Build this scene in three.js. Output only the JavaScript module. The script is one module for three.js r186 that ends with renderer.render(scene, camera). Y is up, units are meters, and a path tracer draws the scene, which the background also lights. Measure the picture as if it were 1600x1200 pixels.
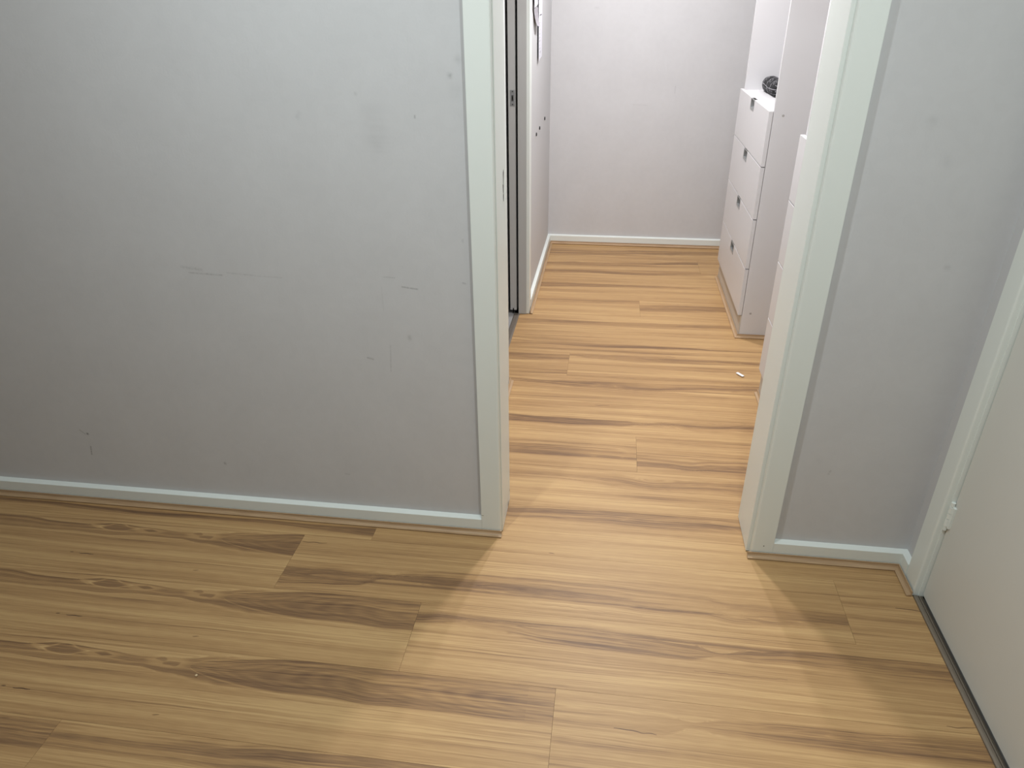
import * as THREE from 'three';
import { RectAreaLightUniformsLib } from 'three/addons/lights/RectAreaLightUniformsLib.js';
import { RoundedBoxGeometry } from 'three/addons/geometries/RoundedBoxGeometry.js';
import { mergeGeometries } from 'three/addons/utils/BufferGeometryUtils.js';

RectAreaLightUniformsLib.init();
const scene = new THREE.Scene();
scene.background = new THREE.Color(0x000000);

// ---------------------------------------------------------------- camera
const camera = new THREE.PerspectiveCamera(56.61, 4 / 3, 0.05, 30);
{
  const pitch = 0.4991, yaw = -0.14, roll = -0.0101;
  const cy = Math.cos(yaw), sy = Math.sin(yaw), cp = Math.cos(pitch), sp = Math.sin(pitch);
  const fwd = new THREE.Vector3(sy * cp, -sp, -cy * cp), right = new THREE.Vector3(cy, 0, sy);
  const up = new THREE.Vector3().crossVectors(right, fwd);
  camera.position.set(0.2911, 1.555, 1.7785);
  camera.up.copy(up).multiplyScalar(Math.cos(roll)).addScaledVector(right, -Math.sin(roll));
  camera.lookAt(camera.position.clone().add(fwd));
}
const renderer = new THREE.WebGLRenderer({ antialias: true });
renderer.toneMapping = THREE.LinearToneMapping;
renderer.toneMappingExposure = 1.0;
renderer.shadowMap.enabled = true;

// ---------------------------------------------------------------- lights: recessed ceiling downlights (built as fittings further down)
const CEIL = 2.42;
const DOWNLIGHTS = [
  // x, z, size, intensity, colour, label
  [0.345, -0.95, 0.09, 930, [0.98, 0.965, 0.985], 'round white downlight in the walk-in robe ceiling just behind the doorway'],
  [0.42, -2.1, 0.09, 1120, [0.98, 0.965, 0.985], 'round white downlight in the walk-in robe ceiling near the back wall'],
  [-0.45, 0.92, 0.09, 730, [0.885, 0.975, 1.0], 'round white downlight in the front room ceiling before the doorway wall'],
  [0.60, 1.05, 0.09, 600, [0.885, 0.975, 1.0], 'round white downlight in the front room ceiling farther from the doorway wall'],
];
for (const [x, z, size, power, c] of DOWNLIGHTS) {
  const l = new THREE.RectAreaLight(new THREE.Color().setRGB(...c), power, size, size);
  l.position.set(x, CEIL - 0.012, z); l.lookAt(x, 0, z); scene.add(l);
}

// ---------------------------------------------------------------- helpers
const srgb = (r, g, b) => new THREE.Color().setRGB(r / 255, g / 255, b / 255, THREE.SRGBColorSpace);
const names = {};
function numbered(n) { const k = names[n] = (names[n] ?? -1) + 1; return k ? n + '_' + String(k).padStart(3, '0') : n; }
function part(name, geo, m, parent) {
  const o = new THREE.Mesh(geo, m); o.name = name; o.castShadow = o.receiveShadow = true; parent.add(o); return o;
}
function tag(o, label, category, group, kind) {
  o.userData = { label, category }; if (group) o.userData.group = group; if (kind) o.userData.kind = kind; return o;
}
function thing(name, label, category, [x, y, z] = [0, 0, 0], group, kind) {
  const o = new THREE.Group(); o.name = numbered(name); o.position.set(x, y, z); scene.add(o); return tag(o, label, category, group, kind);
}
function solo(name, geo, m, label, category, kind, group) {
  return tag(part(numbered(name), geo, m, scene), label, category, group, kind);
}
// flat-shaded triangle soup with uv in metres
class Soup {
  constructor() { this.p = []; this.u = []; }
  tri(a, b, c, ua, ub, uc) { this.p.push(...a, ...b, ...c); this.u.push(...ua, ...ub, ...uc); }
  quad(a, b, c, d, ua, ub, uc, ud) { this.tri(a, b, c, ua, ub, uc); this.tri(a, c, d, ua, uc, ud); }
  geo() {
    const g = new THREE.BufferGeometry();
    g.setAttribute('position', new THREE.Float32BufferAttribute(this.p, 3));
    g.setAttribute('uv', new THREE.Float32BufferAttribute(this.u, 2));
    g.computeVertexNormals(); return g;
  }
}
function box(x0, x1, y0, y1, z0, z1) {
  const s = new Soup(), P = (x, y, z) => [x, y, z];
  const q = (a, b, c, d, f) => s.quad(a, b, c, d, f(a), f(b), f(c), f(d));
  const fx = p => [p[2], p[1]], fy = p => [p[0], p[2]], fz = p => [p[0], p[1]];
  q(P(x0, y0, z1), P(x1, y0, z1), P(x1, y1, z1), P(x0, y1, z1), fz);
  q(P(x1, y0, z0), P(x0, y0, z0), P(x0, y1, z0), P(x1, y1, z0), fz);
  q(P(x1, y0, z1), P(x1, y0, z0), P(x1, y1, z0), P(x1, y1, z1), fx);
  q(P(x0, y0, z0), P(x0, y0, z1), P(x0, y1, z1), P(x0, y1, z0), fx);
  q(P(x0, y1, z1), P(x1, y1, z1), P(x1, y1, z0), P(x0, y1, z0), fy);
  q(P(x0, y0, z0), P(x1, y0, z0), P(x1, y0, z1), P(x0, y0, z1), fy);
  return s.geo();
}
// rounded box given by its bounds
function rbox(x0, x1, y0, y1, z0, z1, r = 0.0015) {
  const g = new RoundedBoxGeometry(x1 - x0, y1 - y0, z1 - z0, 2, r);
  g.translate((x0 + x1) / 2, (y0 + y1) / 2, (z0 + z1) / 2); return g;
}
const merge = list => mergeGeometries(list.map(g => { const h = g.index ? g.toNonIndexed() : g; for (const k of Object.keys(h.attributes)) if (!['position', 'normal', 'uv'].includes(k)) h.deleteAttribute(k); return h; }));
// a profile of [outward, height] carried along a floor path of [x, z], mitred at its corners; outward is to the right-hand side seen along -n
function sweep(profile, path, v0 = 0) {
  const n = path.length, off = [];
  const nrm = i => { const a = path[i], b = path[i + 1], l = Math.hypot(b[0] - a[0], b[1] - a[1]); return [-(b[1] - a[1]) / l, (b[0] - a[0]) / l]; };
  for (let i = 0; i < n; i++) {
    const a = nrm(Math.max(0, i - 1)), b = nrm(Math.min(n - 2, i)), k = 1 + a[0] * b[0] + a[1] * b[1];
    off.push([(a[0] + b[0]) / k, (a[1] + b[1]) / k]);
  }
  const pt = (i, j) => [path[i][0] + off[i][0] * profile[j][0], profile[j][1], path[i][1] + off[i][1] * profile[j][0]];
  const arc = [0]; for (let j = 1; j < profile.length; j++) arc.push(arc[j - 1] + Math.hypot(profile[j][0] - profile[j - 1][0], profile[j][1] - profile[j - 1][1]));
  const s = new Soup(); let run = v0;
  for (let i = 0; i + 1 < n; i++) {
    const len = Math.hypot(path[i + 1][0] - path[i][0], path[i + 1][1] - path[i][1]);
    for (let j = 0; j + 1 < profile.length; j++)
      s.quad(pt(i, j), pt(i + 1, j), pt(i + 1, j + 1), pt(i, j + 1), [run, arc[j]], [run + len, arc[j]], [run + len, arc[j + 1]], [run, arc[j + 1]]);
    run += len;
  }
  const tris = THREE.ShapeUtils.triangulateShape(profile.map(p => new THREE.Vector2(...p)), []);
  for (const t of tris) {
    s.tri(...t.map(j => pt(0, j)), ...t.map(j => profile[j]));
    s.tri(...[t[0], t[2], t[1]].map(j => pt(n - 1, j)), ...[t[0], t[2], t[1]].map(j => profile[j]));
  }
  return s.geo();
}
// vertical prism over a plan outline [x, z]
function prism(plan, y0, y1) {
  const s = new Soup(), n = plan.length; let run = 0;
  for (let i = 0; i < n; i++) {
    const a = plan[i], b = plan[(i + 1) % n], l = Math.hypot(b[0] - a[0], b[1] - a[1]);
    s.quad([a[0], y0, a[1]], [b[0], y0, b[1]], [b[0], y1, b[1]], [a[0], y1, a[1]], [run, y0], [run + l, y0], [run + l, y1], [run, y1]); run += l;
  }
  const v = plan.map(p => new THREE.Vector2(...p));
  for (const t of THREE.ShapeUtils.triangulateShape(v, [])) {
    s.tri(...t.map(i => [plan[i][0], y1, plan[i][1]]), ...t.map(i => plan[i]));
    s.tri(...[t[0], t[2], t[1]].map(i => [plan[i][0], y0, plan[i][1]]), ...[t[0], t[2], t[1]].map(i => plan[i]));
  }
  return s.geo();
}
// ordered corner list with rounded corners: [x, z, radius]
function rounded(pts, seg = 4) {
  const out = [], n = pts.length;
  pts.forEach(([x, z, r], i) => {
    if (!r) return out.push([x, z]);
    const a = pts[(i + n - 1) % n], b = pts[(i + 1) % n];
    const da = [a[0] - x, a[1] - z], db = [b[0] - x, b[1] - z], la = Math.hypot(...da), lb = Math.hypot(...db);
    const A = [x + da[0] / la * r, z + da[1] / la * r], B = [x + db[0] / lb * r, z + db[1] / lb * r];
    for (let k = 0; k <= seg; k++) { const t = k / seg, w = 1 - t; out.push([w * w * A[0] + 2 * w * t * x + t * t * B[0], w * w * A[1] + 2 * w * t * z + t * t * B[1]]); }
  });
  return out;
}
// gradient noise, -1..1
const PERM = new Uint8Array(512), GX = new Float32Array(256), GY = new Float32Array(256);
{
  let s = 1234567; const rnd = () => (s = (s * 1103515245 + 12345) & 0x7fffffff) / 0x7fffffff;
  const p = [...Array(256).keys()]; for (let i = 255; i > 0; i--) { const j = Math.floor(rnd() * (i + 1)); [p[i], p[j]] = [p[j], p[i]]; }
  for (let i = 0; i < 512; i++) PERM[i] = p[i & 255];
  for (let i = 0; i < 256; i++) { const a = rnd() * Math.PI * 2; GX[i] = Math.cos(a); GY[i] = Math.sin(a); }
}
function noise(x, y) {
  const xf = Math.floor(x), yf = Math.floor(y), X = xf & 255, Y = yf & 255; x -= xf; y -= yf;
  const u = x * x * x * (x * (x * 6 - 15) + 10), v = y * y * y * (y * (y * 6 - 15) + 10);
  const a = PERM[X] + Y, b = PERM[X + 1] + Y, i0 = PERM[a], i1 = PERM[b], i2 = PERM[a + 1], i3 = PERM[b + 1];
  const n0 = GX[i0] * x + GY[i0] * y, n1 = GX[i1] * (x - 1) + GY[i1] * y, n2 = GX[i2] * x + GY[i2] * (y - 1), n3 = GX[i3] * (x - 1) + GY[i3] * (y - 1);
  const m = n0 + u * (n1 - n0); return 1.5 * (m + v * (n2 + u * (n3 - n2) - m));
}
const smooth = (a, b, t) => { t = Math.min(1, Math.max(0, (t - a) / (b - a))); return t * t * (3 - 2 * t); };
let seedState = 99; const rand = () => (seedState = (seedState * 1103515245 + 12345) & 0x7fffffff) / 0x7fffffff;
function dataTex(data, W, H, color = true) {
  const t = new THREE.DataTexture(data, W, H, THREE.RGBAFormat); t.magFilter = THREE.LinearFilter; t.minFilter = THREE.LinearMipmapLinearFilter; t.generateMipmaps = true;
  if (color) t.colorSpace = THREE.SRGBColorSpace; t.needsUpdate = true; return t;
}

// ---------------------------------------------------------------- surfaces
function peelTexture() {                                 // fine roller stipple of painted plaster
  const N = 256, d = new Uint8Array(N * N * 4);
  for (let j = 0; j < N; j++) for (let i = 0; i < N; i++) {
    const f = (k) => { const a = i / N * k, b = j / N * k, w = i / N, h = j / N; return noise(a, b) * (1 - w) * (1 - h) + noise(a - k, b) * w * (1 - h) + noise(a, b - k) * (1 - w) * h + noise(a - k, b - k) * w * h; };
    const t = 128 + 70 * f(40) + 40 * f(18), o = (j * N + i) * 4; d[o] = d[o + 1] = d[o + 2] = Math.max(0, Math.min(255, t)); d[o + 3] = 255;
  }
  const t = dataTex(d, N, N, false); t.wrapS = t.wrapT = THREE.RepeatWrapping; t.repeat.set(5, 5); return t;
}
const PEEL = peelTexture();
// painted wall with its scuffs, each a stroke [x0, y0, x1, y1, radius, strength] in metres on the wall
function scuffed(x0, y0, w, h, W, H, base, marks, seed) {
  const d = new Uint8Array(W * H * 4), a = new Float32Array(W * H);
  for (const [ax, ay, bx, by, r, s] of marks) {
    const i0 = Math.max(0, Math.floor((Math.min(ax, bx) - 3 * r - x0) / w * W)), i1 = Math.min(W - 1, Math.ceil((Math.max(ax, bx) + 3 * r - x0) / w * W));
    const j0 = Math.max(0, Math.floor((Math.min(ay, by) - 3 * r - y0) / h * H)), j1 = Math.min(H - 1, Math.ceil((Math.max(ay, by) + 3 * r - y0) / h * H));
    const L2 = (bx - ax) ** 2 + (by - ay) ** 2;
    for (let j = j0; j <= j1; j++) for (let i = i0; i <= i1; i++) {
      const x = x0 + (i + .5) / W * w, y = y0 + (j + .5) / H * h, t = L2 ? Math.min(1, Math.max(0, ((x - ax) * (bx - ax) + (y - ay) * (by - ay)) / L2)) : 0;
      const q = ((x - ax - t * (bx - ax)) ** 2 + (y - ay - t * (by - ay)) ** 2) / (r * r);
      const v = s * Math.exp(-q) * (0.75 + 0.5 * noise(x / (r * 1.2) + seed, y / (r * 1.2))) * (L2 ? 0.6 + 0.5 * noise(t * 9 + ax * 77, seed) : 1);
      a[j * W + i] = Math.max(a[j * W + i], v);
    }
  }
  for (let j = 0; j < H; j++) for (let i = 0; i < W; i++) {
    const k = j * W + i, x = i / W * w, y = j / H * h;
    const f = (1 - a[k]) * (1 + 0.008 * noise(x * 7 + seed, y * 7) + 0.006 * noise(x * 31, y * 31 + seed));
    for (let c = 0; c < 3; c++) d[k * 4 + c] = Math.min(255, base[c] * f); d[k * 4 + 3] = 255;
  }
  const t = dataTex(d, W, H); t.repeat.set(1 / w, 1 / h); t.offset.set(-x0 / w, -y0 / h); return t;
}
const PAINT = [202, 202, 203];
const std = (c, rough, more = {}) => new THREE.MeshStandardMaterial({ color: c, roughness: rough, ...more });
const M = {
  paint: std(srgb(...PAINT), 0.62, { bumpMap: PEEL, bumpScale: 0.00025 }),
  ceiling: std(srgb(232, 232, 230), 0.9),
  trim: std(srgb(228, 233, 228), 0.38),
  doorPaint: std(srgb(214, 214, 208), 0.45),
  melamine: std(srgb(212, 211, 212), 0.4),
  kick: std(srgb(196, 188, 176), 0.5),
  steel: std(srgb(178, 180, 180), 0.38, { metalness: 0.7 }),
  darkSteel: std(srgb(96, 96, 94), 0.4, { metalness: 0.8 }),
  aluminium: std(srgb(150, 140, 128), 0.42, { metalness: 0.75 }),
  rubber: new THREE.MeshPhysicalMaterial({ color: srgb(22, 20, 18), roughness: 1, specularIntensity: 0.1 }),
  subfloor: std(srgb(58, 44, 30), 0.9),
  tile: std(srgb(150, 148, 146), 0.5),
  dark: std(srgb(18, 18, 18), 0.9),
  greyPaint: std(srgb(186, 186, 183), 0.5),
  lens: std(srgb(250, 250, 250), 0.5, { emissive: new THREE.Color(1, 0.98, 0.95), emissiveIntensity: 6 }),
};
M.paintLeft = std(new THREE.Color(1, 1, 1), 0.62, { bumpMap: PEEL, bumpScale: 0.00025 });
M.paintLeft.map = scuffed(-2, 0, 2, 2, 2048, 2048, PAINT, [
  [-0.306, 1.20, -0.302, 1.30, 0.028, 0.05], [-0.325, 1.28, -0.32, 1.31, 0.02, 0.04], [-0.298, 1.34, -0.298, 1.36, 0.03, 0.018],
  [-0.085, 1.424, -0.085, 1.424, 0.009, 0.07], [-0.107, 1.388, -0.107, 1.388, 0.006, 0.14], [-0.094, 1.357, -0.096, 1.345, 0.012, 0.05],
  [-0.2, 1.296, -0.2, 1.292, 0.002, 0.3], [-0.346, 1.346, -0.346, 1.346, 0.004, 0.08],
  [-0.92, 0.879, -0.86, 0.872, 0.004, 0.12], [-0.90, 0.862, -0.80, 0.858, 0.0022, 0.2], [-0.784, 0.866, -0.70, 0.861, 0.002, 0.12], [-0.70, 0.86, -0.62, 0.858, 0.0018, 0.1],
  [-0.27, 0.845, -0.227, 0.84, 0.002, 0.3], [-0.32, 0.872, -0.29, 0.871, 0.0018, 0.15], [-0.321, 0.662, -0.327, 0.577, 0.0014, 0.16], [-0.33, 0.84, -0.331, 0.77, 0.0014, 0.07],
  [-0.261, 0.693, -0.261, 0.687, 0.006, 0.16], [-0.394, 0.618, -0.378, 0.614, 0.0025, 0.26],
  [-1.431, 0.286, -1.415, 0.270, 0.0022, 0.25], [-1.407, 0.273, -1.407, 0.273, 0.0035, 0.55], [-1.412, 0.222, -1.418, 0.19, 0.0022, 0.45],
  [-0.933, 0.193, -0.933, 0.193, 0.005, 0.16], [-0.093, 0.985, -0.093, 0.98, 0.003, 0.12], [-0.098, 0.864, -0.09, 0.862, 0.002, 0.25], [-0.516, 0.188, -0.505, 0.186, 0.003, 0.14], [-0.5, 1.30, -0.505, 1.29, 0.006, 0.06],
], 3.1);
M.paintRight = std(new THREE.Color(1, 1, 1), 0.62, { bumpMap: PEEL, bumpScale: 0.00025 });
M.paintRight.map = scuffed(0.75, 0, 0.6, 2, 512, 1536, PAINT, [
  [1.0, 1.293, 1.0, 1.293, 0.012, 0.05], [1.124, 0.955, 1.124, 0.955, 0.008, 0.07], [0.971, 0.33, 0.968, 0.318, 0.003, 0.14], [1.05, 1.22, 1.055, 1.21, 0.014, 0.03], [0.93, 0.36, 0.94, 0.355, 0.01, 0.03],
], 8.4);
M.paintBack = std(new THREE.Color(1, 1, 1), 0.62, { bumpMap: PEEL, bumpScale: 0.00025 });
M.paintBack.map = scuffed(-0.2, 0, 1.8, 2, 1024, 1024, PAINT, [
  [0.656, 1.04, 0.656, 1.0, 0.003, 0.12], [0.40, 0.93, 0.49, 0.925, 0.003, 0.06], [0.13, 1.484, 0.15, 1.482, 0.006, 0.06],
], 5.2);

// ---------------------------------------------------------------- timber floor
const ROW = 0.244, ROW0 = 0.062, LEN = 1.665;
// brown heartwood figure of each board: strength, then [x, centre, half width] with both in board widths from the far edge
const FIGURE = {
  A: [[1, [[-1.95, 0.2, 0.14], [-1.51, 0.215, 0.125], [-1.39, 0.242, 0.094], [-1.27, 0.238, 0.082], [-1.17, 0.217, 0.107], [-1.03, 0.215, 0.08], [-0.92, 0.23, 0.066], [-0.82, 0.246, 0.102], [-0.71, 0.242, 0.152], [-0.67, 0.242, 0.18], [-0.52, 0.211, 0.24], [-0.37, 0.184, 0.25], [-0.27, 0.217, 0.25], [-0.18, 0.2, 0.24], [-0.08, 0.199, 0.24], [0.05, 0.197, 0.246], [0.15, 0.197, 0.234], [0.25, 0.2, 0.24]]]],
  F: [[1, [[-1.8, 0.814, 0.055], [-1.6, 0.803, 0.041], [-1.21, 0.855, 0.039], [-0.79, 0.805, 0.039], [-0.61, 0.834, 0.051], [-0.42, 0.846, 0.076]]]],
  B: [[0.8, [[-0.64, 0.781, 0.166], [-0.49, 0.709, 0.184], [-0.41, 0.713, 0.139], [-0.32, 0.633, 0.043], [-0.23, 0.596, 0.092], [-0.15, 0.592, 0.129], [-0.08, 0.59, 0.135], [0.0, 0.57, 0.13], [0.18, 0.584, 0.17], [0.32, 0.596, 0.195], [0.47, 0.656, 0.193], [0.62, 0.662, 0.191], [0.71, 0.746, 0.156], [0.8, 0.732, 0.141], [0.87, 0.734, 0.119], [1.01, 0.713, 0.102]]], [0.9, [[-0.65, 0.697, 0.061], [-0.58, 0.684, 0.049], [-0.51, 0.674, 0.023]]], [0.8, [[-0.25, 0.625, 0.027], [-0.19, 0.623, 0.066], [-0.06, 0.627, 0.07], [0.02, 0.6, 0.043]]], [0.9, [[0.72, 0.752, 0.02], [0.8, 0.752, 0.08], [0.87, 0.736, 0.08], [1.01, 0.744, 0.064]]]],
  C: [[0.8, [[-0.19, 0.234, 0.09], [-0.1, 0.205, 0.086], [0.05, 0.234, 0.094], [0.19, 0.293, 0.141], [0.33, 0.293, 0.17], [0.42, 0.305, 0.154], [0.56, 0.334, 0.117], [0.65, 0.334, 0.027], [0.74, 0.324, 0.078], [0.84, 0.289, 0.096], [0.94, 0.287, 0.131], [1.1, 0.307, 0.152], [1.3, 0.303, 0.127]]], [0.8, [[-0.19, 0.236, 0.072], [-0.12, 0.223, 0.068], [-0.03, 0.195, 0.027]]], [0.5, [[0.44, 0.414, 0.045], [0.53, 0.428, 0.031], [0.66, 0.455, 0.025], [0.83, 0.453, 0.035]]]],
  D: [[0.9, [[0.22, 0.314, 0.08], [0.32, 0.311, 0.09], [0.4, 0.301, 0.092], [0.48, 0.295, 0.115], [0.56, 0.266, 0.037], [0.65, 0.25, 0.094], [0.8, 0.234, 0.131], [0.94, 0.23, 0.148], [1.17, 0.197, 0.156]]]],
  E: [[0.9, [[0.01, 0.152, 0.197], [0.16, 0.105, 0.211], [0.38, 0.066, 0.209], [0.54, 0.08, 0.207], [0.69, 0.068, 0.207], [0.77, 0.084, 0.191]]]],
  '-2': [[0.8, [[-0.02, 0.211, 0.15], [0.14, 0.205, 0.123], [0.26, 0.217, 0.115], [0.37, 0.248, 0.154], [0.49, 0.32, 0.102], [0.72, 0.25, 0.135], [0.82, 0.258, 0.18]]], [0.5, [[0.15, 0.32, 0.033], [0.45, 0.424, 0.031], [0.79, 0.414, 0.037]]]],
  '-3a': [[0.9, [[-0.05, 0.549, 0.184], [0.13, 0.527, 0.211], [0.31, 0.516, 0.217], [0.44, 0.52, 0.217]]]],
  '-3b': [[0.9, [[0.44, 0.709, 0.131], [0.55, 0.723, 0.113], [0.64, 0.758, 0.119], [0.73, 0.695, 0.137], [0.85, 0.664, 0.156]]]],
  '-4': [[1, [[-0.08, 0.637, 0.137], [0.04, 0.654, 0.125], [0.17, 0.65, 0.145], [0.37, 0.635, 0.102], [0.46, 0.6, 0.051], [0.57, 0.539, 0.064], [0.7, 0.576, 0.145], [0.93, 0.51, 0.133]]]],
  '-5': [[1, [[-0.13, 0.252, 0.088], [0.01, 0.277, 0.076], [0.23, 0.297, 0.125], [0.51, 0.303, 0.148], [0.8, 0.189, 0.123], [1.0, 0.115, 0.098]]]],
  '-6a': [[1, [[-0.16, 0.262, 0.143], [0.13, 0.223, 0.129]]], [0.6, [[-0.14, 0.914, 0.066], [0.14, 0.871, 0.08]]]],
  '-6b': [[0.8, [[0.16, 0.061, 0.074], [0.23, 0.076, 0.145], [0.29, 0.09, 0.131], [0.48, 0.082, 0.217], [0.68, 0.043, 0.215], [0.87, 0.035, 0.186]]], [0.6, [[0.15, 0.949, 0.08], [0.47, 0.971, 0.102], [0.76, 0.908, 0.076]]]],
  '-7': [[1, [[-0.18, 0.52, 0.205], [0.01, 0.559, 0.109], [0.28, 0.613, 0.109], [0.56, 0.559, 0.092], [0.72, 0.541, 0.061], [0.85, 0.568, 0.031]]], [0.6, [[0.1, 0.871, 0.059], [0.48, 0.852, 0.074], [0.85, 0.777, 0.088]]]],
  '-8': [[0.7, [[-0.17, 0.477, 0.178], [-0.02, 0.426, 0.123], [0.28, 0.447, 0.107], [0.57, 0.432, 0.121], [0.92, 0.332, 0.123]]]],
  '-9a': [[0.8, [[-0.1, 0.219, 0.121], [0.19, 0.207, 0.121], [0.48, 0.129, 0.1]]]],
  '-9b': [[1, [[0.49, 0.48, 0.213], [0.72, 0.406, 0.213], [0.95, 0.398, 0.193]]]],
  '-10': [[0.9, [[-0.12, 0.123, 0.205], [0.18, 0.102, 0.135], [0.5, 0.064, 0.068], [0.79, 0.0, 0.088], [0.95, -0.055, 0.068]]]],
  '-11': [[0.9, [[-0.1, 0.182, 0.15], [0.17, 0.135, 0.123], [0.51, 0.176, 0.123], [0.76, 0.109, 0.121], [0.96, 0.0, 0.148]]]],
  '-12': [[0.9, [[-0.11, 0.516, 0.107], [0.25, 0.488, 0.131], [0.51, 0.447, 0.156], [0.86, 0.314, 0.236]]]],
  '-13': [[0.9, [[-0.1, 0.598, 0.258], [0.25, 0.533, 0.172], [0.52, 0.41, 0.172], [0.97, 0.322, 0.17]]]],
};
// gum veins: [x0, v0, x1, v1]
const VEINS = {
  A: [[-1.228, 0.717, -1.218, 0.713], [-1.193, 0.717, -1.147, 0.713], [-0.79, 0.83, -0.775, 0.825]],
  B: [[-0.639, 0.143, -0.559, 0.135], [0.132, 0.84, 0.446, 0.889]], C: [[1.166, 0.947, 1.235, 0.93], [0.578, 0.59, 0.812, 0.582]],
  D: [[0.372, 0.381, 0.471, 0.406]], E: [[0.161, 0.951, 0.177, 0.955]], '-4': [[0.275, 0.057, 0.335, 0.049]], '-5': [[0.508, 0.873, 0.69, 0.852]], '-7': [[0.602, 0.96, 0.647, 0.962]],
};
const WOOD_LIGHT = [197, 162, 113], WOOD_MID = [169, 133, 90], WOOD_DARK = [116, 88, 64];
function woodTexture(W, H, x0, key, shift, seed) {
  const d = new Uint8Array(W * H * 4), bands = FIGURE[key] ?? [], veins = VEINS[key] ?? [], knots = key === 'A';
  const at = (P, x) => {
    const n = P.length; if (x <= P[0][0]) return [P[0][1], P[0][2]]; if (x >= P[n - 1][0]) return [P[n - 1][1], P[n - 1][2]];
    let i = 0; while (P[i + 1][0] < x) i++; let t = (x - P[i][0]) / (P[i + 1][0] - P[i][0]); t = t * t * (3 - 2 * t);
    return [P[i][1] + t * (P[i + 1][1] - P[i][1]), P[i][2] + t * (P[i + 1][2] - P[i][2])];
  };
  for (let i = 0; i < W; i++) {
    const x = x0 + (i + .5) / W * LEN - shift, cur = bands.map(([s, P]) => [s, ...at(P, x), P.reduce((t, p) => t + p[1], 0) / P.length, P.reduce((t, p) => t + p[2], 0) / P.length]);
    for (let j = 0; j < H; j++) {
      const v = 1 - (j + .5) / H;                        // 0 at the far edge, 1 at the near edge
      let vv = v + 0.022 * noise(x * 1.4 + seed, v * 2.2 + seed) + 0.007 * noise(x * 6 + seed, v * 9);
      let m = 0, gc = vv, edge = 0, qb = 9;
      for (const [s, c, h, c0, h0] of cur) {
        const q = (vv - c) / h, k = s * (1 - smooth(knots ? 0.84 : 0.6, knots ? 1.1 : 1.35, Math.abs(q) + 0.12 * noise(x * 2.5 + seed, vv * 7)));
        if (k > 0) { gc += Math.min(1, k) * (c0 + q * h0 - vv); qb = q; }
        edge = Math.max(edge, s * Math.exp(-(((Math.abs(q) - 1.12) / 0.16) ** 2))); m = Math.min(1.2, m + k);
      }
      const patch = smooth(-0.5, 0.6, noise(x * 0.7 + seed * 2, vv * 3.1 + seed)), patch2 = smooth(-0.4, 0.6, noise(x * 1.1 + seed * 4, vv * 4.3 + 7));
      const s1 = noise(x * 0.85 + seed * 3, gc * 5.5), s2 = noise(x * 1.3 + seed * 5, gc * 17 + 9), s3 = noise(x * 2.0 + seed * 7, gc * 48 + 4), s4 = noise(x * 4 + seed, gc * 120), pore = noise(x * 22 + seed, vv * 130);
      let D = 0.30 + 0.26 * s1 + 0.15 * s2 + (0.10 + 0.20 * patch) * s3 + (0.13 + 0.14 * patch2) * s4 + 0.11 * pore;
      const line = smooth(0.3, 0.7, noise(x * 1.4 + seed * 11, gc * 33 + 17)); D += 0.30 * line * patch2;
      const pale = smooth(0.3, 0.7, noise(x * 1.2 + seed * 13, gc * 28 + 5)); D -= 0.24 * pale * patch;
      D += m * (knots ? 0.34 : 0.33 + 0.12 * s2) - (knots ? 0.13 : 0.06) * edge;
      if (!knots && m > 0.2) {                            // nested tongues of the growth rings inside the brown figure
        const w = Math.sin((qb * qb * 1.1 - x * 2.2 + 0.5 * noise(x * 3 + seed, vv * 9)) * 17); D += 0.035 * m * w - 0.10 * m * smooth(0.86, 1, -w) * patch2;
      }
      if (knots) {                                        // eyes in the heartwood band, the band's tongue to their right
        const kx = (cx, cv, a, b) => Math.hypot((x - cx) / a, (v - cv + 0.012 * noise(x * 20, v * 10)) / b);
        const al = (cx, cv, a, b) => Math.abs((x - cx) / a) ** 1.15 + Math.abs((v - cv + 0.1 * (x - cx) + 0.03 * noise(x * 14 + 3, v * 12)) / b) ** 1.35, e1 = al(-1.145, 0.185, 0.062, 0.068), e2 = al(-1.03, 0.19, 0.026, 0.028), e3 = kx(-0.84, 0.2, 0.07, 0.08), e4 = kx(-0.86, 0.17, 0.014, 0.024) + 0.5 * noise(x * 50, v * 20), e5 = kx(-0.825, 0.215, 0.02, 0.026) + 0.5 * noise(x * 50, v * 20), e6 = al(-1.215, 0.19, 0.05, 0.04) + 0.3 * noise(x * 30, v * 40), e7 = kx(-1.04, 0.19, 0.07, 0.055);
        D -= 0.42 * smooth(1.15, 0.6, e6) * smooth(0.85, 1.1, e1) + 0.3 * smooth(1.1, 0.5, e7) * smooth(0.9, 1.3, e2) + 0.28 * smooth(1.1, 0.5, e3) * smooth(0.8, 1.3, Math.min(e4, e5));
        D += 0.07 * smooth(1.0, 0.7, e1) + 0.1 * smooth(1, 0.5, e2) + 0.06 * smooth(1.1, 0.6, Math.min(e4, e5)) - 0.34 * Math.exp(-(((e1 - 1.14) / 0.13) ** 2));
        const t = (x + 0.775) / 0.9, q = t > 0 ? Math.abs(v - 0.215) / (0.225 * Math.sqrt(Math.min(1, t * 3.2)) + 1e-4) : 9;
        if (t > 0 && t < 1) D += 0.05 * smooth(1, 0.8, q) - 0.3 * Math.exp(-(((q - 1.03) / 0.07) ** 2)) * (1 - t) + 0.05 * Math.sin((q * q - t * 3) * 24 + 3 * noise(x * 4, v * 8)) * smooth(1, 0.5, q);
      }
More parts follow.
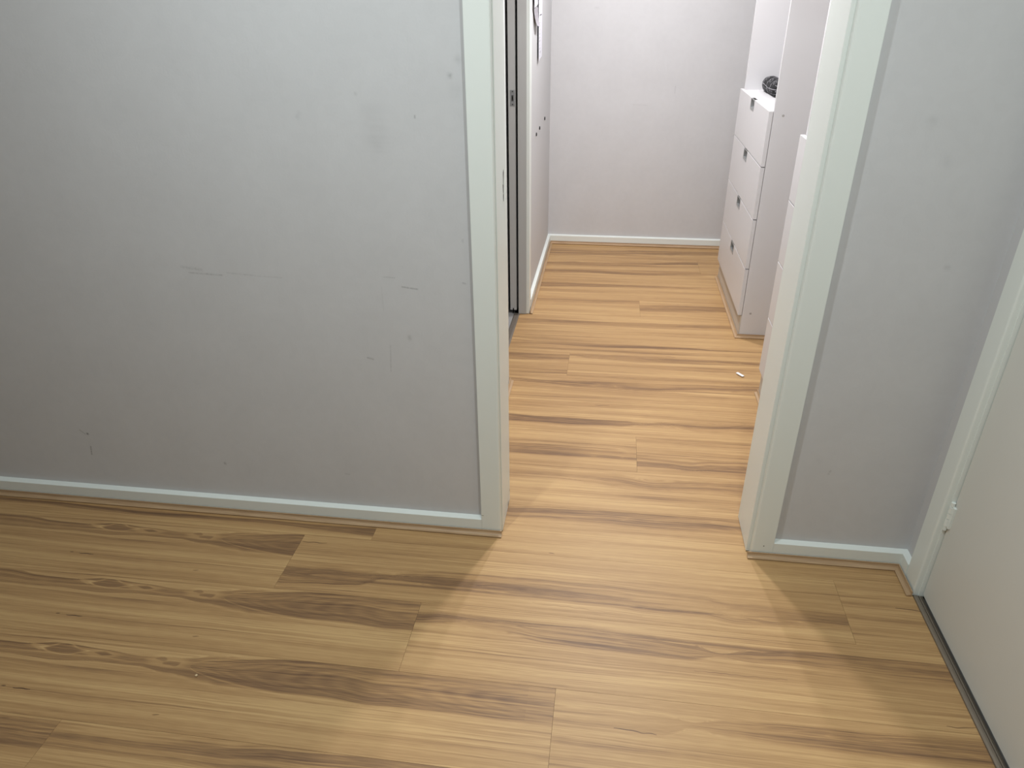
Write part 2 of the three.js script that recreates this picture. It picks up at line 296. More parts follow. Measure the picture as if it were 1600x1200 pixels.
      for (const [ax, av, bx, bv] of veins) {
        const t = Math.min(1, Math.max(0, (x - ax) / (bx - ax))), dx = x - ax - t * (bx - ax), dv = (v - av - t * (bv - av) - 0.012 * noise(x * 40, seed)) * ROW;
        const q = (dx * dx * 0.3 + dv * dv) / (0.0013 * (0.4 + 0.8 * Math.sin(Math.PI * (0.08 + 0.84 * t)))) ** 2; if (q < 9) D += 0.75 * Math.exp(-q) * (bx - ax > 0.15 ? 0.45 : 1);
      }
      D = Math.max(0, Math.min(1.35, D));
      const o = (j * W + i) * 4;
      for (let c = 0; c < 3; c++) {
        const a = WOOD_LIGHT[c], b = WOOD_MID[c], e = WOOD_DARK[c];
        d[o + c] = Math.max(20, Math.min(255, D < 0.5 ? a + (b - a) * D * 2 : b + (e - b) * (D - 0.5) * 2));
      }
      d[o + 3] = 255;
    }
  }
  return dataTex(d, W, H);
}
const woodMats = {};
function woodMat(key, xs, shift, fine) {
  const id = key + ':' + xs.toFixed(3); if (woodMats[id]) return woodMats[id];
  const seed = key === 'A' ? 4.37 : 2.1 + 1.73 * Object.keys(FIGURE).indexOf(key);
  return woodMats[id] = new THREE.MeshPhysicalMaterial({ roughness: 0.46, specularIntensity: 0.7, map: fine ? woodTexture(2048, 288, xs, key, shift, seed) : woodTexture(1024, 160, xs, key, shift, seed) });
}
// joint position of a row and the figure of the boards from it: [joint, [figure left of it], [figure right of it]]
const ROWS = {
  0: [-0.645, 'A', 'B'], 1: [-0.19, 'A', 'C'], 2: [0.223, 'A', 'D'], '-1': [-0.42, 'F', 'E'], '-2': [-0.6, '-2', '-2'], '-3': [0.445, '-3a', '-3b'], '-4': [-0.5, '-4', '-4'],
  '-5': [-0.35, '-5', '-5'], '-6': [0.134, '-6a', '-6b'], '-7': [-0.3, '-7', '-7'], '-8': [-0.45, '-8', '-8'], '-9': [0.488, '-9a', '-9b'], '-10': [-0.4, '-10', '-10'],
  '-11': [-0.25, '-11', '-11'], '-12': [0.88, '-12', '-9a'], '-13': [-0.3, '-13', '-13'],
};
const A_SHIFT = { 0: -0.135, 1: 0, 2: 0.03 };
const floor = thing('floor', 'wood look plank floor with pale and brown streaked boards', 'floor', [0, 0, 0], null, 'structure');
function plankGeo(x0, x1, z0, z1, xs) {
  const g = box(x0, x1, -0.008, 0, z0, z1), p = g.attributes.position, uv = g.attributes.uv;
  for (let i = 0; i < p.count; i++) uv.setXY(i, (p.getX(i) - xs) / LEN, 1 - (p.getZ(i) - z0) / (z1 - z0));
  return g;
}
const ROOM_L = -3.0, ROOM_N = 3.4, ROBE_L = -0.174, ROBE_R = 1.55;
for (let r = -14; r <= 13; r++) {
  const z0 = ROW0 + ROW * r, z1 = z0 + ROW, robe = r <= -2;
  const xa = robe ? ROBE_L : ROOM_L, xb = robe ? ROBE_R : 1.233;
  const spec = ROWS[r], joint = spec ? spec[0] : -0.9 + ((r * 0.53) % 1.6), gap = 0.0003;
  for (let k = -3; k <= 2; k++) {
    const xs = joint + k * LEN, xe = xs + LEN, a = Math.max(xa, xs + gap), b = Math.min(xb, xe - gap); if (b - a < 0.01) continue;
    let key, fine = r >= -1 && r <= 2, from = xs, shift = 0;
    if (spec && (k === -1 || k === 0)) { key = spec[k === -1 ? 1 : 2]; if (key === 'A') shift = A_SHIFT[r]; }
    else { key = r < -13 ? '-13' : ['C', 'B', 'E', 'D'][((r * 7 + k * 3) % 4 + 4) % 4]; from = ROWS[{ C: 1, B: 0, E: -1, D: 2, '-13': -13 }[key]][0]; fine = r >= -13; }
    const m = woodMat(key, from, shift, fine);
    part('plank', plankGeo(a, b, z0 + gap, z1 - gap, xs), m, floor);
  }
}
part('subfloor', merge([box(ROOM_L - 0.1, 1.233, -0.06, -0.009, -0.19, ROOM_N + 0.1), box(-0.174, ROBE_R + 0.1, -0.06, -0.009, -3.3, -0.19)]), M.subfloor, floor);

// ---------------------------------------------------------------- room shell
const ZF = -0.034, ZB = -0.187, XR = 1.248, HEAD = 2.06;       // front face and back face of the doorway wall, right wall face, opening height
const XL = -0.137, ZK = -3.177;                                 // robe left wall face, robe back wall face
const st = (n, g, m, label, cat) => solo(n, g, m, label, cat, 'structure');
st('wall_front_left', box(ROOM_L - 0.1, -0.02, 0, CEIL, ZB, ZF), M.paintLeft, 'scuffed light grey wall left of the open doorway', 'wall');
st('wall_front_right', box(0.798, 1.62, 0, CEIL, ZB, ZF), M.paintRight, 'narrow light grey wall between the doorway and the hinged door', 'wall');
st('wall_front_header', box(-0.02, 0.798, HEAD + 0.02, CEIL, ZB, ZF), M.paint, 'light grey wall above the open doorway', 'wall');
st('wall_right', merge([box(XR, XR + 0.11, 0, CEIL, ZF, 0.085), box(XR, XR + 0.11, HEAD, CEIL, 0.085, 0.945), box(XR, XR + 0.11, 0, CEIL, 0.945, ROOM_N)]), M.paint, 'light grey wall strip around the hinged door on the right', 'wall');
st('wall_left', box(ROOM_L - 0.1, ROOM_L, 0, CEIL, ZF, ROOM_N), M.paint, 'light grey side wall of the front room', 'wall');
st('wall_rear', box(ROOM_L - 0.1, XR + 0.11, 0, CEIL, ROOM_N, ROOM_N + 0.1), M.paint, 'light grey wall behind the camera', 'wall');
st('ceiling', merge([box(ROOM_L - 0.1, XR + 0.11, CEIL, CEIL + 0.1, ZB, ROOM_N + 0.1), box(-1.5, 1.65, CEIL, CEIL + 0.1, -3.3, ZB)]), M.ceiling, 'flat white ceiling over both rooms', 'ceiling');
st('wall_robe_back', box(-0.35, 1.65, 0, CEIL, ZK - 0.1, ZK), M.paintBack, 'pale wall at the far end of the walk-in robe', 'wall');
st('wall_robe_right', box(ROBE_R, ROBE_R + 0.07, 0, CEIL, ZK, ZB), M.paint, 'pale wall behind the white drawer towers', 'wall');
// left wall of the robe: near piece, header, and two skins with the pocket of the sliding door between them
const ZD0 = -1.862, ZD1 = -1.08, SK = 0.042;
st('wall_robe_left', merge([
  box(XL - 0.146, XL, 0, CEIL, ZD1, ZB), box(XL - 0.146, XL, HEAD, CEIL, ZD0, ZD1),
  box(XL - SK, XL, 0, CEIL, ZK, ZD0), box(XL - 0.146, XL - 0.146 + SK, 0, CEIL, ZK, ZD0), box(XL - 0.146 + SK, XL - SK, HEAD, CEIL, ZK, ZD0),
]), M.paint, 'pale left wall of the walk-in robe with the pocket door slot', 'wall');
// little room past the pocket door
st('wall_beyond', merge([box(-1.5, -1.4, 0, CEIL, -3.2, ZB), box(-1.4, -0.283, 0, CEIL, -3.2, -3.1), box(-1.4, -0.283, 0, CEIL, -0.3, ZB)]), M.paint, 'pale walls of the small room past the pocket door', 'wall');
st('floor_beyond', box(-1.5, -0.206, -0.03, -0.004, -3.2, ZB), M.tile, 'grey tiled floor past the pocket door', 'floor');
st('floor_beyond_door', box(1.262, 2.2, -0.05, -0.012, -0.03, 1.05), M.tile, 'grey tiled floor past the hinged door on the right', 'floor');

st('wall_beyond_door', merge([box(2.2, 2.3, -0.05, CEIL, -0.13, 1.15), box(XR + 0.11, 2.2, -0.05, CEIL, -0.13, -0.03), box(XR + 0.11, 2.2, -0.05, CEIL, 1.05, 1.15), box(XR + 0.11, 2.3, CEIL, CEIL + 0.1, -0.13, 1.15)]), M.paint, 'pale walls of the space past the hinged door', 'wall');

// ---------------------------------------------------------------- baseboards, beads, casings
const BASE = [[0, 0], [0.0175, 0], [0.018, 0.0005], [0.018, 0.056], [0.0172, 0.0572], [0, 0.0620]];
const BEAD = [[0.0202, 0.0018], [0.0340, 0.0018], [0.0345, 0.0026], [0.0343, 0.0048], [0.0322, 0.0052], [0.0280, 0.0062], [0.0248, 0.0086], [0.0230, 0.0122], [0.0224, 0.0160], [0.0232, 0.0172], [0.0230, 0.0195], [0.0202, 0.0195]];
function beadTexture() {
  const W = 512, H = 64, d = new Uint8Array(W * H * 4);
  for (let j = 0; j < H; j++) for (let i = 0; i < W; i++) {
    const o = (j * W + i) * 4, a = i / W, n = (k, f) => noise(i / W * k, j / H * f) * (1 - a) + noise((i / W - 1) * k, j / H * f) * a, t = 0.35 + 0.3 * n(5, 6) + 0.25 * n(12, 20);
    [[192, 163, 128], [154, 124, 92]].reduce((p, q) => { for (let c = 0; c < 3; c++) d[o + c] = p[c] + (q[c] - p[c]) * Math.max(0, Math.min(1, t)); return q; }); d[o + 3] = 255;
  }
  const t = dataTex(d, W, H); t.wrapS = t.wrapT = THREE.RepeatWrapping; t.repeat.set(1.4, 25); return t;
}
M.bead = std(new THREE.Color(1, 1, 1), 0.5, { map: beadTexture() });
st('baseboard_front_left', sweep(BASE, [[ROOM_L, ZF], [-0.0667, ZF]]), M.trim, 'white baseboard along the wall left of the doorway', 'baseboard');
st('baseboard_front_right', sweep(BASE, [[0.8535, ZF], [XR, ZF], [XR, 0.0305]]), M.trim, 'short white baseboard turning the corner to the hinged door', 'baseboard');
st('baseboard_robe', sweep(BASE, [[XL, -1.931], [XL, ZK], [ROBE_R, ZK]]), M.trim, 'white baseboard around the far corner of the robe', 'baseboard');
st('baseboard_robe_near', sweep(BASE, [[XL, ZB], [XL, -0.984]]), M.trim, 'white baseboard in the robe just behind the left door jamb', 'baseboard');
st('trim_1', sweep(BEAD, [[ROOM_L, ZF], [0.0, ZF]]), M.bead, 'timber scotia bead under the baseboard left of the doorway', 'trim');
st('trim_2', sweep(BEAD, [[0.7785, ZF], [XR, ZF], [XR, 0.104]]), M.bead, 'timber scotia bead turning the corner beside the hinged door', 'trim');
st('trim_3', sweep(BEAD, [[XL, ZD0 + 0.002], [XL, ZK], [ROBE_R, ZK]]), M.bead, 'timber scotia bead around the far corner of the robe', 'trim');
st('trim_4', sweep(BEAD, [[XL, ZB], [XL, -1.072]]), M.bead, 'short timber bead in the robe behind the left door jamb', 'trim');
{
  const dw = thing('trim_5', 'white painted frame of the open doorway with flat casing', 'door frame', [0, 0, 0], null, 'structure');
  const out = 0.0015, inn = 0.0075;
  part('casing', prism(rounded([[-0.0667, ZF], [-0.0667, -0.016, out], [-0.003, -0.016, inn], [-0.003, ZF]]), 0, 2.128), M.trim, dw);
  part('casing', prism(rounded([[0.8535, ZF], [0.8535, -0.016, out], [0.788, -0.016, inn], [0.788, ZF]]), 0, 2.128), M.trim, dw);
  part('head_casing', box(-0.003, 0.788, 2.064, 2.128, ZF, -0.016), M.trim, dw);
  part('jamb', prism(rounded([[-0.02, ZB - 0.0185], [0, ZB - 0.0185, 0.001], [0, ZF - 0.001, 0.002], [-0.02, ZF - 0.001]]), 0.004, HEAD + 0.02), M.trim, dw);
  part('jamb', prism(rounded([[0.798, ZB - 0.0185], [0.778, ZB - 0.0185, 0.001], [0.778, ZF - 0.001, 0.002], [0.798, ZF - 0.001]]), 0.004, HEAD + 0.02), M.trim, dw);
  part('head_jamb', box(0, 0.778, HEAD, HEAD + 0.02, ZB, ZF - 0.001), M.trim, dw);
  for (const [a, b] of [[-0.0837, -0.0201], [0.7981, 0.8617]]) part('rear_casing', box(a, b, 0, 2.128, ZB - 0.018, ZB), M.trim, dw);
  part('rear_head_casing', box(-0.003, 0.788, 2.064, 2.128, ZB - 0.018, ZB), M.trim, dw);
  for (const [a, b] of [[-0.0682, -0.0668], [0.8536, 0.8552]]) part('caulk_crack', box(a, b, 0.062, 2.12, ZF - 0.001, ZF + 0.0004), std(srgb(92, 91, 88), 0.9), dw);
  // nail hole in the right casing and chipped paint at the foot of the left jamb
  const nh = new THREE.CylinderGeometry(0.0016, 0.0016, 0.0008, 10); nh.rotateX(Math.PI / 2); nh.translate(0.824, 0.044, -0.0158); part('nail_hole', nh, M.dark, dw);
  const chip = (pts, m, x = 0.0004) => { const s = new Soup(); for (let i = 1; i + 1 < pts.length; i++) s.tri(...[pts[0], pts[i], pts[i + 1]].map(([z, y]) => [x, y, z]), [0, 0], [1, 0], [0, 1]); return s.geo(); };
  part('pencil_tick', box(-0.066, -0.059, 0.0745, 0.0755, -0.0165, -0.0157), std(srgb(104, 98, 84), 0.8), dw);
  part('paint_chip', merge([chip([[-0.19, 0.03], [-0.183, 0.036], [-0.172, 0.012], [-0.165, 0.006], [-0.18, 0.008]]), chip([[-0.15, 0.014], [-0.13, 0.024], [-0.10, 0.012], [-0.12, 0.006]])]), std(srgb(246, 245, 240), 0.5), dw);
  part('bare_patch', merge([chip([[-0.168, 0.026], [-0.158, 0.022], [-0.155, 0.006], [-0.166, 0.008]]), chip([[-0.2, 0.05], [-0.197, 0.052], [-0.194, 0.044], [-0.199, 0.042]])]), std(srgb(92, 84, 76), 0.8), dw);
  part('scuff', merge([chip([[-0.164, 1.145], [-0.152, 1.138], [-0.155, 1.105], [-0.158, 1.10]]), chip([[-0.158, 1.102], [-0.146, 1.108], [-0.150, 1.085], [-0.157, 1.08]]), chip([[-0.160, 1.082], [-0.150, 1.078], [-0.152, 1.062], [-0.157, 1.058]])]), M.rubber, dw);
}

// ---------------------------------------------------------------- hinged door on the right wall
{
  const d = thing('door_1', 'flush pale grey door in a white frame on the right with painted hinge', 'door', [0, 0, 0], null, 'structure');
  part('slab', rbox(1.2575, 1.2925, 0.011, 2.045, 0.1035, 0.9265, 0.0012), M.doorPaint, d);
  part('casing', prism(rounded([[XR, 0.031], [1.232, 0.031, 0.0015], [1.232, 0.0975, 0.006], [XR, 0.0975]]), 0, 2.128), M.trim, d);
  part('casing', prism(rounded([[XR, 0.9985], [1.232, 0.9985, 0.0015], [1.232, 0.9325, 0.006], [XR, 0.9325]]), 0, 2.128), M.trim, d);
  part('head_casing', box(1.232, XR, 2.062, 2.128, 0.0975, 0.9325), M.trim, d);
  part('jamb', box(XR, 1.355, 0.002, HEAD, 0.085, 0.101), M.trim, d);
  part('jamb', box(XR, 1.355, 0.002, HEAD, 0.929, 0.945), M.trim, d);
  part('head_jamb', box(XR, 1.355, 2.047, HEAD, 0.101, 0.929), M.trim, d);
  part('stop', merge([box(1.296, 1.33, 0.0, 2.047, 0.101, 0.112), box(1.296, 1.33, 0.0, 2.047, 0.918, 0.929), box(1.296, 1.33, 2.036, 2.047, 0.112, 0.918)]), M.trim, d);
  for (const y0 of [0.255, 1.72]) {
    const h = new THREE.Group(); h.name = 'hinge'; h.position.set(1.2515, y0, 0.1045); d.add(h);
    const cyl = (a, b, r) => { const g = new THREE.CylinderGeometry(r, r, b - a, 14); g.translate(0, (a + b) / 2, 0); return g; };
    for (const [a, b, r] of [[0.0, 0.013, 0.0052], [0.0145, 0.038, 0.0066], [0.0395, 0.056, 0.0066], [0.0575, 0.078, 0.0066], [0.0795, 0.092, 0.0052]]) part('knuckle', cyl(a, b, r), M.trim, h);
    part('leaf', box(0, 0.008, 0.012, 0.08, -0.004, 0.0135), M.trim, h);
  }
}
{
  // grooved metal threshold under the hinged door
  const prof = [[1.2335, 0], [1.2345, 0.003], [1.240, 0.0045], [1.2445, 0.0045], [1.2452, 0.0018], [1.2475, 0.0018], [1.2482, 0.0045], [1.2505, 0.0045], [1.2512, 0.0018], [1.2535, 0.0018], [1.2542, 0.0042], [1.258, 0.0036], [1.262, -0.004], [1.262, -0.008], [1.2335, -0.008]];
  st('trim_6', sweep(prof.map(([x, y]) => [1.3 - x, y]), [[1.3, 0.1], [1.3, 0.93]]), M.aluminium, 'grooved brown metal threshold strip below the hinged door', 'threshold');
  const tr = [[-0.206, -0.004], [-0.206, 0.001], [-0.2, 0.003], [-0.182, 0.003], [-0.174, 0.001], [-0.174, -0.004]];
  st('trim_7', sweep(tr.map(([x, y]) => [x + 0.3, y]), [[-0.3, ZD1], [-0.3, ZD0]]), M.aluminium, 'brown metal floor strip in the pocket door opening', 'threshold');
}

// ---------------------------------------------------------------- pocket door in the robe's left wall
{
  const d = thing('door_2', 'pale grey pocket sliding door edge with metal latch in its slot', 'door', [0, 0, 0], null, 'structure');
  part('slab', rbox(-0.2275, -0.1925, 0.018, 2.03, -2.66, -1.868, 0.001), M.greyPaint, d);
  const l = part('latch', box(-0.2175, -0.1895 - 0.005, 1.084, 1.156, -1.868, -1.8662), M.steel, d);
  part('latch_bolt', box(-0.2105, -0.2015, 1.107, 1.133, -1.8662, -1.8642), M.darkSteel, l);
  part('latch_slot', box(-0.2078, -0.2042, 1.113, 1.127, -1.8642, -1.8636), M.rubber, l);
  for (const y of [1.091, 1.149]) { const g = new THREE.CylinderGeometry(0.0032, 0.0032, 0.0012, 10); g.rotateX(Math.PI / 2); g.translate(-0.206, y, -1.866); part('screw', g, M.darkSteel, l); }
  part('casing', prism(rounded([[XL, -1.93], [-0.1205, -1.93, 0.001], [-0.1205, ZD0, 0.005], [XL, ZD0]]), 0.003, 2.128), M.trim, d);
  part('casing', box(XL, -0.1205, 0.003, 2.128, -1.05, -0.984), M.trim, d);
  part('head_casing', box(XL, -0.1205, 2.06, 2.128, ZD0, ZD1), M.trim, d);
  part('split_jamb', prism(rounded([[-0.1805, ZD0], [XL, ZD0], [XL, ZD0 + 0.004, 0.001], [-0.1805, ZD0 + 0.004, 0.001]]), 0.002, HEAD), M.greyPaint, d);
  part('split_jamb', box(-0.283, -0.2395, 0.002, HEAD, ZD0, ZD0 + 0.004), M.greyPaint, d);
  part('floor_guide', box(-0.213, -0.207, 0.001, 0.03, -1.866, -1.8645), M.rubber, d);
}

// ---------------------------------------------------------------- drawer towers of the robe
// the front of a drawer, notched at its top edge for the metal pull; local frame: x into the unit, y up, z along
function drawerFront(h, z0, z1, zc) {
  const w = 0.047, k = 0.046, sh = new THREE.Shape();
  sh.moveTo(z0, 0); sh.lineTo(z1, 0); sh.lineTo(z1, h); sh.lineTo(zc + w, h); sh.lineTo(zc + w, h - k); sh.lineTo(zc - w, h - k); sh.lineTo(zc - w, h); sh.lineTo(z0, h); sh.closePath();
  const g = new THREE.ExtrudeGeometry(sh, { depth: 0.0165, bevelEnabled: true, bevelSize: 0.001, bevelThickness: 0.001, bevelOffset: -0.001, bevelSegments: 2 });
  g.applyMatrix4(new THREE.Matrix4().makeBasis(new THREE.Vector3(0, 0, -1), new THREE.Vector3(0, 1, 0), new THREE.Vector3(1, 0, 0)));   // shape x -> -z, depth -> x
  g.translate(0.001, 0, z0 + z1); return g;
}
function drawerTower(label, at) {
  const T = 0.016, L = 0.885, DEP = 0.57, t = thing('drawer_tower', label, 'drawer unit', at, 'white drawer towers in the robe');
  // origin: floor, front edge line of the side panels (x = 0), near face of the near side panel (z = 0)
  part('side_panel', rbox(0, DEP, 0, 2.3, -T, 0, 0.0008), M.melamine, t);
  part('side_panel', rbox(0, DEP, 0, 2.3, -L, -L + T, 0.0008), M.melamine, t);
  part('back_panel', box(DEP - 0.006, DEP, 0.1, 2.3, -L + T, -T), M.melamine, t);
  part('top_panel', rbox(0, DEP - 0.006, 2.284, 2.3, -L + T, -T, 0.0008), M.melamine, t);
  part('shelf', rbox(0.01, DEP - 0.006, 1.75, 1.766, -L + T, -T, 0.0008), M.melamine, t);
  part('counter', rbox(0.003, DEP - 0.006, 1.074, 1.09, -L + T, -T, 0.0008), M.melamine, t);
  part('bottom_panel', rbox(0.004, DEP - 0.006, 0.1, 0.116, -L + T, -T, 0.0008), M.melamine, t);
  part('kickboard', box(-0.006, 0.01, 0, 0.118, -L + 0.004, -0.004), M.kick, t);
  const bd = BEAD.map(([d, h]) => [d - 0.0185, h]);
  part('skirting_bead', sweep(bd, [[-0.0062, -L - 0.0], [-0.0062, 0.0004], [DEP, 0.0004]]), M.bead, t);
  const ys = [0.122, 0.3655, 0.610, 0.8535, 1.0965];
  for (let i = 0; i < 4; i++) {
    const y0 = ys[i] + (i ? 0.0022 : 0), h = ys[i + 1] - 0.0022 - y0;
    const dr = part('drawer', drawerFront(h, -L + 0.001, -0.001, -L / 2), M.melamine, t); dr.position.set(-0.0203, y0, 0);
    const p = new THREE.Group(); p.name = 'pull'; p.position.set(0, h, -L / 2); dr.add(p);
    // U-shaped metal rim around the notch and a cup plate behind
    const rim = merge([box(-0.0012, 0.015, -0.053, -0.0425, -0.0515, 0.0515), box(-0.0012, 0.002, -0.0042, -0.0008, -0.0455, 0.0455), box(-0.0012, 0.015, -0.0425, -0.0008, -0.0515, -0.0455), box(-0.0012, 0.015, -0.0425, -0.0008, 0.0455, 0.0515)]);
    p.add(Object.assign(new THREE.Mesh(rim, M.steel), { name: 'rim', castShadow: true, receiveShadow: true }));
    p.add(Object.assign(new THREE.Mesh(box(0.0135, 0.015, -0.0425, -0.0008, -0.0455, 0.0455), M.darkSteel), { name: 'cup', castShadow: true, receiveShadow: true }));
  }
  return t;
}
const tower = drawerTower('tall white drawer tower near the back wall with black cloth on it', [0.983, 0, -1.683]);
for (const [x, y] of [[0.042, 1.077], [0.04, 0.133]]) { const g = new THREE.CylinderGeometry(0.0055, 0.0055, 0.0008, 16); g.rotateX(Math.PI / 2); g.translate(x, y, 0.0003); part('screw_cap', g, std(srgb(168, 166, 164), 0.6), tower); }
drawerTower('white drawer tower mostly hidden behind the right door jamb', [0.9905, 0, -0.205]);

// ---------------------------------------------------------------- cloth roll on the far tower
function bandanaTexture() {
  const c = document.createElement('canvas'); c.width = 512; c.height = 512; const g = c.getContext('2d');
  g.fillStyle = '#0b0c0f'; g.fillRect(0, 0, 512, 512); g.strokeStyle = '#b4b1b6'; g.fillStyle = '#86848a'; g.lineCap = 'round';
  const line = (w, ...p) => { g.lineWidth = w; g.beginPath(); g.moveTo(p[0], p[1]); for (let i = 2; i < p.length; i += 2) g.lineTo(p[i], p[i + 1]); g.stroke(); };
  for (const x of [110, 250, 395]) {
    line(5, x, 0, x + 10, 170, x - 8, 340, x, 512);
    for (let y = 14; y < 512; y += 36) { g.beginPath(); g.ellipse(x + 24, y, 7, 4, 0.2, 0, 7); g.fill(); }
    for (let y = 60; y < 512; y += 150) { g.lineWidth = 3; g.beginPath(); g.ellipse(x + 72, y, 18, 26, 0.4, 0, 7); g.stroke(); }
  }
  for (const y of [96, 236, 372]) { line(5, 0, y, 170, y + 16, 340, y - 12, 512, y); for (let x = 10; x < 512; x += 34) { g.beginPath(); g.ellipse(x, y + 22, 6, 4, 0, 0, 7); g.fill(); } }
  const t = new THREE.CanvasTexture(c); t.colorSpace = THREE.SRGBColorSpace; t.wrapS = t.wrapT = THREE.RepeatWrapping; return t;
}
{
  const N = 40, K = 28, pos = [], uv = [], idx = [];
  for (let j = 0; j <= K; j++) {
    const t = j / K, e = Math.min(1, Math.min(t / 0.22, (1 - t) / 0.12)), rr = (0.045 - 0.006 * t) * Math.sqrt(Math.max(0, 1 - (1 - e) ** 2)) + 0.0005;
    for (let i = 0; i <= N; i++) {
      const a = i / N * Math.PI * 2, w = 1 + 0.05 * noise(t * 7 + 3, Math.cos(a) * 2 + 5) + 0.04 * noise(t * 16, a * 1.6);
      let y = Math.sin(a) * rr * 0.95 * w; y = Math.max(y, -0.036);
      pos.push(Math.cos(a) * rr * 1.06 * w, y, (t - 0.5) * 0.37 + 0.006 * noise(i * 0.2, 3)); uv.push(i / N, t * 1.1);
    }
  }
  for (let j = 0; j < K; j++) for (let i = 0; i < N; i++) { const a = j * (N + 1) + i, b = a + 1, c = a + N + 1, d = c + 1; idx.push(a, b, c, b, d, c); }
  const g = new THREE.BufferGeometry(); g.setAttribute('position', new THREE.Float32BufferAttribute(pos, 3)); g.setAttribute('uv', new THREE.Float32BufferAttribute(uv, 2)); g.setIndex(idx); g.computeVertexNormals();
  const o = solo('rolled_bandana', g, std(new THREE.Color(1, 1, 1), 0.85, { map: bandanaTexture() }), 'rolled black bandana with white paisley print on the drawer tower', 'cloth');
  o.position.set(1.105, 1.1262, -2.36);
}

// ---------------------------------------------------------------- paper on the robe's left wall
function paperTexture(seed, tint) {
  const c = document.createElement('canvas'); c.width = 384; c.height = 1024; const g = c.getContext('2d'); let s = seed; const r = () => (s = (s * 16807) % 2147483647) / 2147483647;
  g.fillStyle = tint; g.fillRect(0, 0, 384, 1024); g.strokeStyle = '#2a2630'; g.lineCap = 'round';
  for (let k = 0; k < 26; k++) {
    const y = 30 + k * 38, x0 = 30 + r() * 60; g.lineWidth = 2 + r() * 3; g.globalAlpha = 0.35 + 0.4 * r(); g.beginPath(); g.moveTo(x0, y);
    for (let x = x0; x < 120 + r() * 230; x += 14) g.lineTo(x, y + (r() - 0.5) * 16); g.stroke();
  }
  g.globalAlpha = 0.95; g.lineWidth = 9; g.beginPath(); g.moveTo(190, 962); g.lineTo(240, 944); g.stroke(); g.beginPath(); g.moveTo(120, 560); g.lineTo(330, 566); g.stroke();
  const t = new THREE.CanvasTexture(c); t.colorSpace = THREE.SRGBColorSpace; return t;
}
// a hanging sheet: curve out from the wall along z, given thickness
function sheet(z0, z1, y0, y1, lift0, lift1, lean) {
  const n = 8, s = new Soup(), th = 0.0006;
  const P = (i, top, back) => { const t = i / n, l = lift1 + (lift0 - lift1) * t * t + (top ? 0 : lean * t) - (back ? th : 0); return [XL + l, top ? y1 : y0 + 0.012 * (1 - t), z0 + (z1 - z0) * t]; };
  for (let i = 0; i < n; i++) {
    const a = i / n, b = (i + 1) / n;
    s.quad(P(i, 0, 0), P(i + 1, 0, 0), P(i + 1, 1, 0), P(i, 1, 0), [1 - a, 0], [1 - b, 0], [1 - b, 1], [1 - a, 1]);
    s.quad(P(i + 1, 0, 1), P(i, 0, 1), P(i, 1, 1), P(i + 1, 1, 1), [b, 0.02], [a, 0.02], [a, 0.03], [b, 0.03]);
    s.quad(P(i, 0, 1), P(i + 1, 0, 1), P(i + 1, 0, 0), P(i, 0, 0), [a, 0], [b, 0], [b, 0.01], [a, 0.01]);
  }
  s.quad(P(n, 0, 0), P(n, 0, 1), P(n, 1, 1), P(n, 1, 0), [0, 0], [0.01, 0], [0.01, 1], [0, 1]);
  s.quad(P(0, 0, 1), P(0, 0, 0), P(0, 1, 0), P(0, 1, 1), [0, 0], [0.01, 0], [0.01, 1], [0, 1]);
  return s.geo();
}
solo('paper_sheet', sheet(-2.56, -2.325, 1.245, 1.72, 0.007, 0.003, 0.003), std(new THREE.Color(1, 1, 1), 0.8, { map: paperTexture(77, '#e6e6ee') }), 'longer white paper sheet with dark scribbles pinned to the robe wall', 'paper', null, 'papers on the robe wall');
{
  const o = solo('paper_sheet', sheet(-2.318, -2.09, 1.5, 1.80, 0.008, 0.004, 0.004), std(new THREE.Color(1, 1, 1), 0.8, { map: paperTexture(1234, '#e2dfe6') }), 'shorter paper sheet with a grey curled corner pinned to the robe wall', 'paper', null, 'papers on the robe wall');
  const k = new Soup(); let prev;
  for (let i = 0; i <= 6; i++) {                          // the curl: a strip rolling out from the wall below the sheet
    const a = i / 6 * 2.2, x = XL + 0.006 + 0.010 * (1 - Math.cos(a)), y = 1.5 - 0.042 * Math.sin(a) - 0.008 * i, row = [[x, y, -2.312 + 0.004 * i], [x, y, -2.11 - 0.014 * i]];
    if (prev) k.quad(prev[0], prev[1], row[1], row[0], [0, 0], [1, 0], [1, 1], [0, 1]); prev = row;
  }
  part('curled_corner', k.geo(), std(srgb(158, 154, 160), 0.85), o);
}
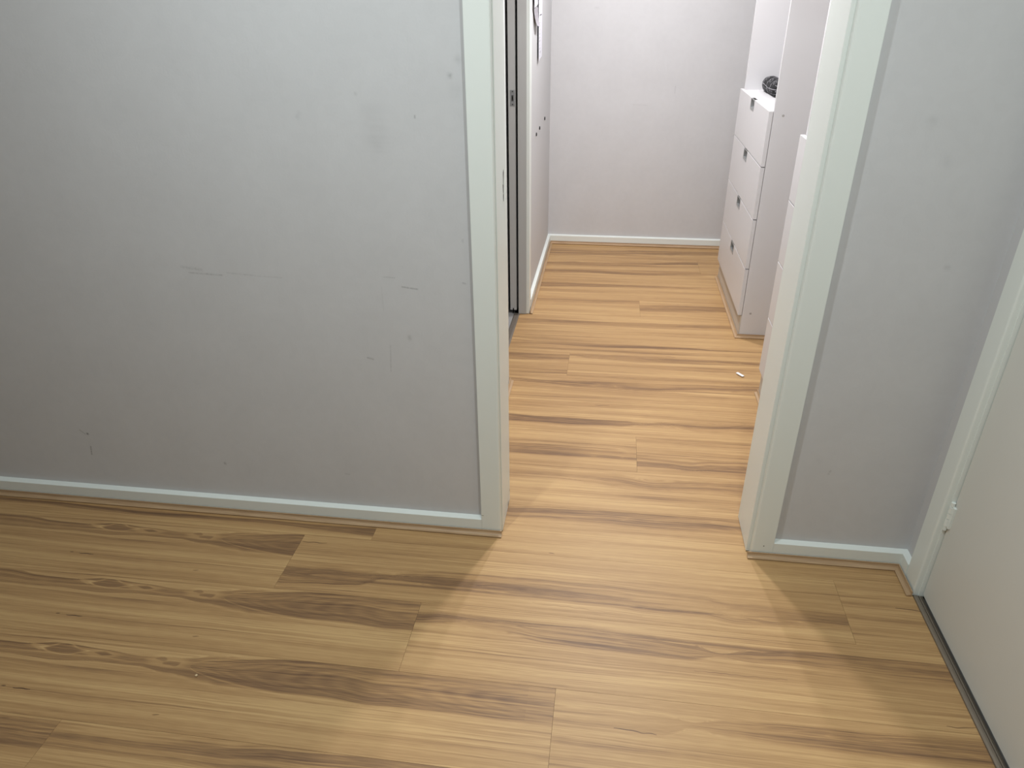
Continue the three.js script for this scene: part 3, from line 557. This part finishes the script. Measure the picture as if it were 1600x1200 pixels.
for (const [y, z, l] of [[0.896, -2.785, 'farthest of three dark wall plugs in the left robe wall'], [0.888, -2.478, 'middle one of three dark wall plugs in the left robe wall'], [0.882, -2.304, 'nearest of three dark wall plugs in the left robe wall']]) {
  const g = new THREE.CylinderGeometry(0.008, 0.0095, 0.004, 14); g.rotateZ(-Math.PI / 2); const h = new THREE.TorusGeometry(0.008, 0.002, 6, 14); h.rotateY(Math.PI / 2); h.translate(0.002, 0, 0);
  const o = solo('wall_plug', merge([g, h]), std(srgb(44, 42, 42), 0.6), l, 'wall plug', null, 'wall plugs in the robe'); o.position.set(XL + 0.002, y, z);
}

// ---------------------------------------------------------------- bits on the floor
{
  const g = new RoundedBoxGeometry(0.042, 0.003, 0.014, 2, 0.001), p = g.attributes.position; for (let i = 0; i < p.count; i++) p.setY(i, p.getY(i) + 0.004 * (p.getX(i) / 0.02) ** 2); g.computeVertexNormals();
  const o = solo('paper_scrap', g, std(srgb(240, 240, 240), 0.7), 'tiny white scrap lying on the robe floor near the hidden tower', 'scrap'); o.position.set(0.93, 0.0017, -1.252); o.rotation.y = -0.95;
  const q = new THREE.IcosahedronGeometry(0.0034, 2), pp = q.attributes.position; for (let i = 0; i < pp.count; i++) { const k = 1 + 0.2 * noise(pp.getX(i) * 700, pp.getY(i) * 700 + pp.getZ(i) * 500); pp.setXYZ(i, pp.getX(i) * k, pp.getY(i) * k * 0.8, pp.getZ(i) * k); } q.computeVertexNormals();
  const c = solo('crumb', q, std(srgb(214, 190, 150), 0.5), 'tiny pale crumb on the floor boards at the left front', 'crumb'); c.position.set(-0.711, 0.0026, 0.632);
}

// ---------------------------------------------------------------- downlight fittings
for (const [x, z, size, , , label] of DOWNLIGHTS) {
  const d = thing('downlight', label, 'downlight', [x, CEIL, z], 'ceiling downlights');
  const ring = new THREE.LatheGeometry([[0.046, 0], [0.0465, -0.006], [0.05, -0.0075], [0.056, -0.006], [0.058, 0]].map(p => new THREE.Vector2(...p)), 36); part('ring', ring, M.trim, d);
  const lens = new THREE.CylinderGeometry(0.0455, 0.0455, 0.004, 36); lens.translate(0, -0.003, 0); part('lens', lens, M.lens, d);
}

renderer.render(scene, camera);
